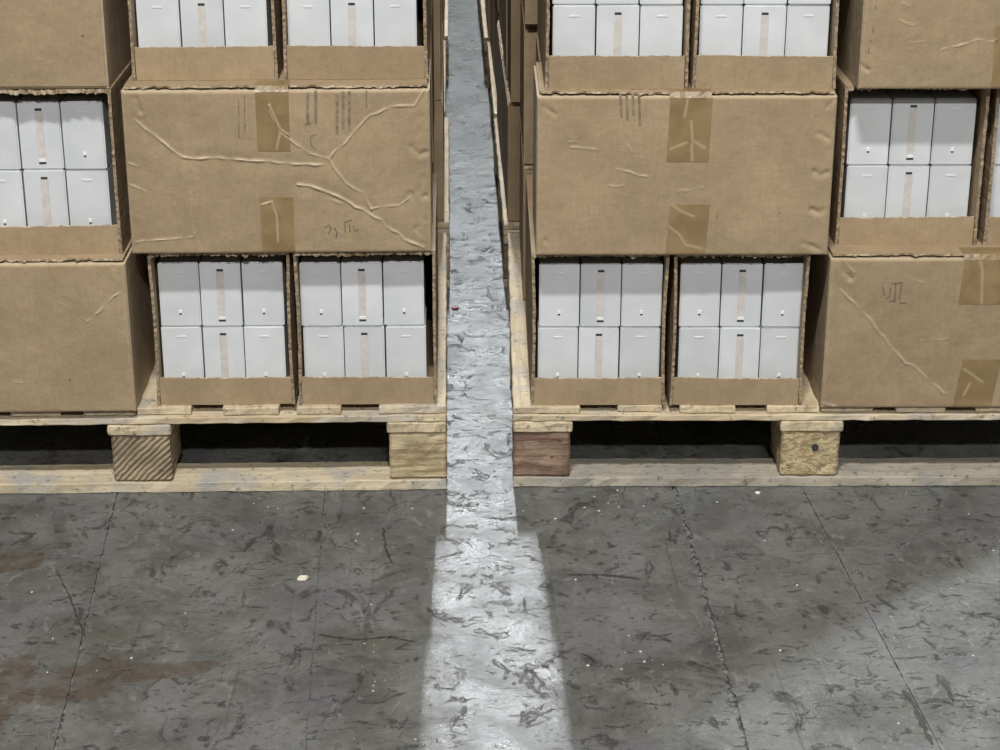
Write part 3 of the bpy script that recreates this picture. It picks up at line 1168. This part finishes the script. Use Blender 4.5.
# ------------------------------------------------------------------ rest of the two front stacks
TIERS = 7
rs = random.Random(5)
for st, sg, zb, x_in, x_out in (('L', -1, zl, -.02, -1.085), ('R', 1, zr, .158, 1.205)):
    mid = (x_in + x_out) / 2
    gl = 'cartons at the back of the front pallets'
    own = 'crumpled-carton' if st == 'L' else 'taped-carton'
    tn = ('bottom', 'second', 'third', 'fourth', 'fifth', 'sixth', 'top')
    for t in range(TIERS):
        z = zb + t * PITCH_Z
        jx = rs.uniform(-.004, .004)
        if t < 3:
            # behind the front closed carton another one lies lengthwise; rear half of the pallet turned the other way
            outer = (t % 2 == 0)
            cx = (mid + x_out) / 2 if outer else (x_in + mid) / 2
            bc = simple_carton(.508, .262, 'plain brown carton directly behind the front closed one, %s tier, %s pallet' % (tn[t], own), gl)
            bc.scale.z = .284 / H if (st == 'L' and t == 0) else 1.0
            put(bc, st, cx + sg * .005, .300, z)
            for k in (0, 1):
                cxr = (x_in + mid) / 2 if outer else (mid + x_out) / 2
                put(simple_carton(.515, .240, 'plain %s carton behind the trays, %s tier, %s pallet' % (('nearer', 'rearmost')[k], tn[t], own), gl), st, cxr + jx - (.014 if st == 'R' and outer else 0), .596 + k * .246, z)
            for k in (0, 1):
                cxr = ((mid + x_out) / 2 if outer else (x_in + mid) / 2) + (-.132 if k == 0 else .132)
                put(simple_carton(.258, .480, 'plain lengthwise carton in the rear corner %s the aisle, %s tier, %s pallet' % (('away from', 'towards')[k] if st == 'L' else ('towards', 'away from')[k], tn[t], own), gl), st, cxr + jx * .5 - (.012 if st == 'R' and not outer else 0), .610, z)
        else:
            z += .0065 if st == 'L' else 0
            for k in (0, 1):
                for cx in ((x_in + mid) / 2, (mid + x_out) / 2):
                    for q in (0, 1):
                        put(simple_carton(.515, .262, 'plain %s %s-row carton in the %s tier of the %s stack' % ('aisle-side' if abs(cx - x_in) < .3 else 'outer-side', ('front', 'second', 'third', 'rear')[2 * k + q], tn[t], own), 'upper tier cartons'), st, cx + jx, .025 + k * .54 + q * .266, z)

# ------------------------------------------------------------------ pallets and stacks farther along the aisle
ORD = ('first', 'second', 'third', 'fourth', 'fifth')
TN = ('bottom', 'second', 'third', 'fourth', 'fifth', 'sixth', 'top')
ry = [1.17, 2.33, 3.50, 4.66, 5.83]
for i, y in enumerate(ry):
    for st, sg, x_e in (('L', -1, (.006, -.004, .004, .0, .002)[i]), ('R', 1, (.136, .139, .131, .127, .128)[i])):
        OWN = 'crumpled-carton' if sg < 0 else 'taped-carton'
        p = copy_tree(pal_l if sg < 0 else pal_r)
        p.location = (x_e, y, 0)
        p.rotation_euler = (0, 0, rs.uniform(-.003, .003))
        tag(p, 'wooden pallet under the %s stack behind the %s pallet' % (ORD[i], OWN), 'pallet',
            'pallets farther down the aisle, %s' % ('crumpled-carton row' if sg < 0 else 'taped-carton row'))
        zb = .163 if sg < 0 else .157
        for t in range(TIERS if i < 2 else 5):
            ins = .005 + rs.uniform(0, .010) if sg < 0 else .004 + rs.uniform(0, .012)
            z = zb + t * PITCH_Z
            grp = 'cartons farther down the aisle, %s' % ('crumpled-carton row' if sg < 0 else 'taped-carton row')
            a0 = y + .015 + rs.uniform(0, .01)
            long_first = (t + i) % 2 == 0
            if long_first:
                items = [(.255, .53, a0), (.515, .262, a0 + .537), (.515, .262, a0 + .537 + .265)]
            else:
                items = [(.515, .262, a0), (.515, .262, a0 + .265), (.255, .53, a0 + .537)]
            for q, (w, d, yy) in enumerate(items):
                lab = 'plain brown %s carton, %s tier of the %s stack behind the %s pallet' % (('front', 'middle', 'rear')[q], TN[t], ORD[i], OWN)
                o = simple_carton(w, d, lab, grp)
                o.location = (x_e + sg * (ins + w / 2 + rs.uniform(0, .004)), yy, z)

# ------------------------------------------------------------------ bits lying on the floor
bm = box_bm(-.008, .008, -.0065, .0065, .0, .006, .002, 2)
for v in bm.verts:
    v.co.x += v.co.y * .25
ch = bm_obj('wood_chip', bm, M['chip'], None)
ch.location = (-.237, -.352, 0)
tag(ch, 'small cream wood chip lying on the grey concrete in front of the pallet', 'debris')


def shard(name, loc, r, mat, label, seed, group=None):
    rr = random.Random(seed)
    b = bmesh.new()
    bmesh.ops.create_icosphere(b, subdivisions=1, radius=r)
    for v in b.verts:
        v.co *= rr.uniform(.7, 1.25)
        v.co.z = max(v.co.z * .45, -r * .2)
    mz = min(v.co.z for v in b.verts)
    for v in b.verts:
        v.co.z -= mz
    o = bm_obj(name, b, mat, None)
    o.location = loc
    tag(o, label, 'debris', group)
    return o


shard('pebble', (.563, -.028, 0), .0055, M['chip'], 'round white pebble on the concrete before the chipboard block pallet', 3)
shard('plastic_scrap', (.018, 1.02, 0), .011, M['red'], 'small dark red plastic scrap on the aisle floor between the stacks', 4)

# uncountable pale grit
rg = random.Random(8)
vs, fs = [], []
spots = [(.30, -.05), (.34, -.10), (.38, -.08), (.26, -.07), (.44, -.02), (.19, -.19), (.55, -.25), (.42, -.6), (-.03, -.03), (-.34, -.13),
         (-.42, -.25), (-.33, -.05), (-.12, -.58), (-.10, -.7), (.16, -.72), (.33, -.02), (.29, -.62), (.70, -.52)]
for _ in range(90):
    if rg.random() < .4:
        x, y = rg.choice(spots)
        x += rg.gauss(0, .02)
        y += rg.gauss(0, .02)
    else:
        x, y = rg.uniform(-.85, 1.05), rg.uniform(-.95, -.02)
    r = rg.uniform(.0009, .0028)
    a = rg.uniform(0, 6.28)
    b0 = len(vs)
    for k in range(4):
        q = a + k * 1.57
        rr2 = r * rg.uniform(.6, 1.3)
        vs.append((x + rr2 * math.cos(q), y + rr2 * 1.2 * math.sin(q), 0.0002))
    vs.append((x, y, r * .7))
    fs += [(b0 + k, b0 + (k + 1) % 4, b0 + 4) for k in range(4)]
g = mesh_obj('grit', vs, fs, M['grit'])
g['kind'] = 'stuff'
tag(g, 'tiny pale grit scattered over the worn concrete floor', 'grit')
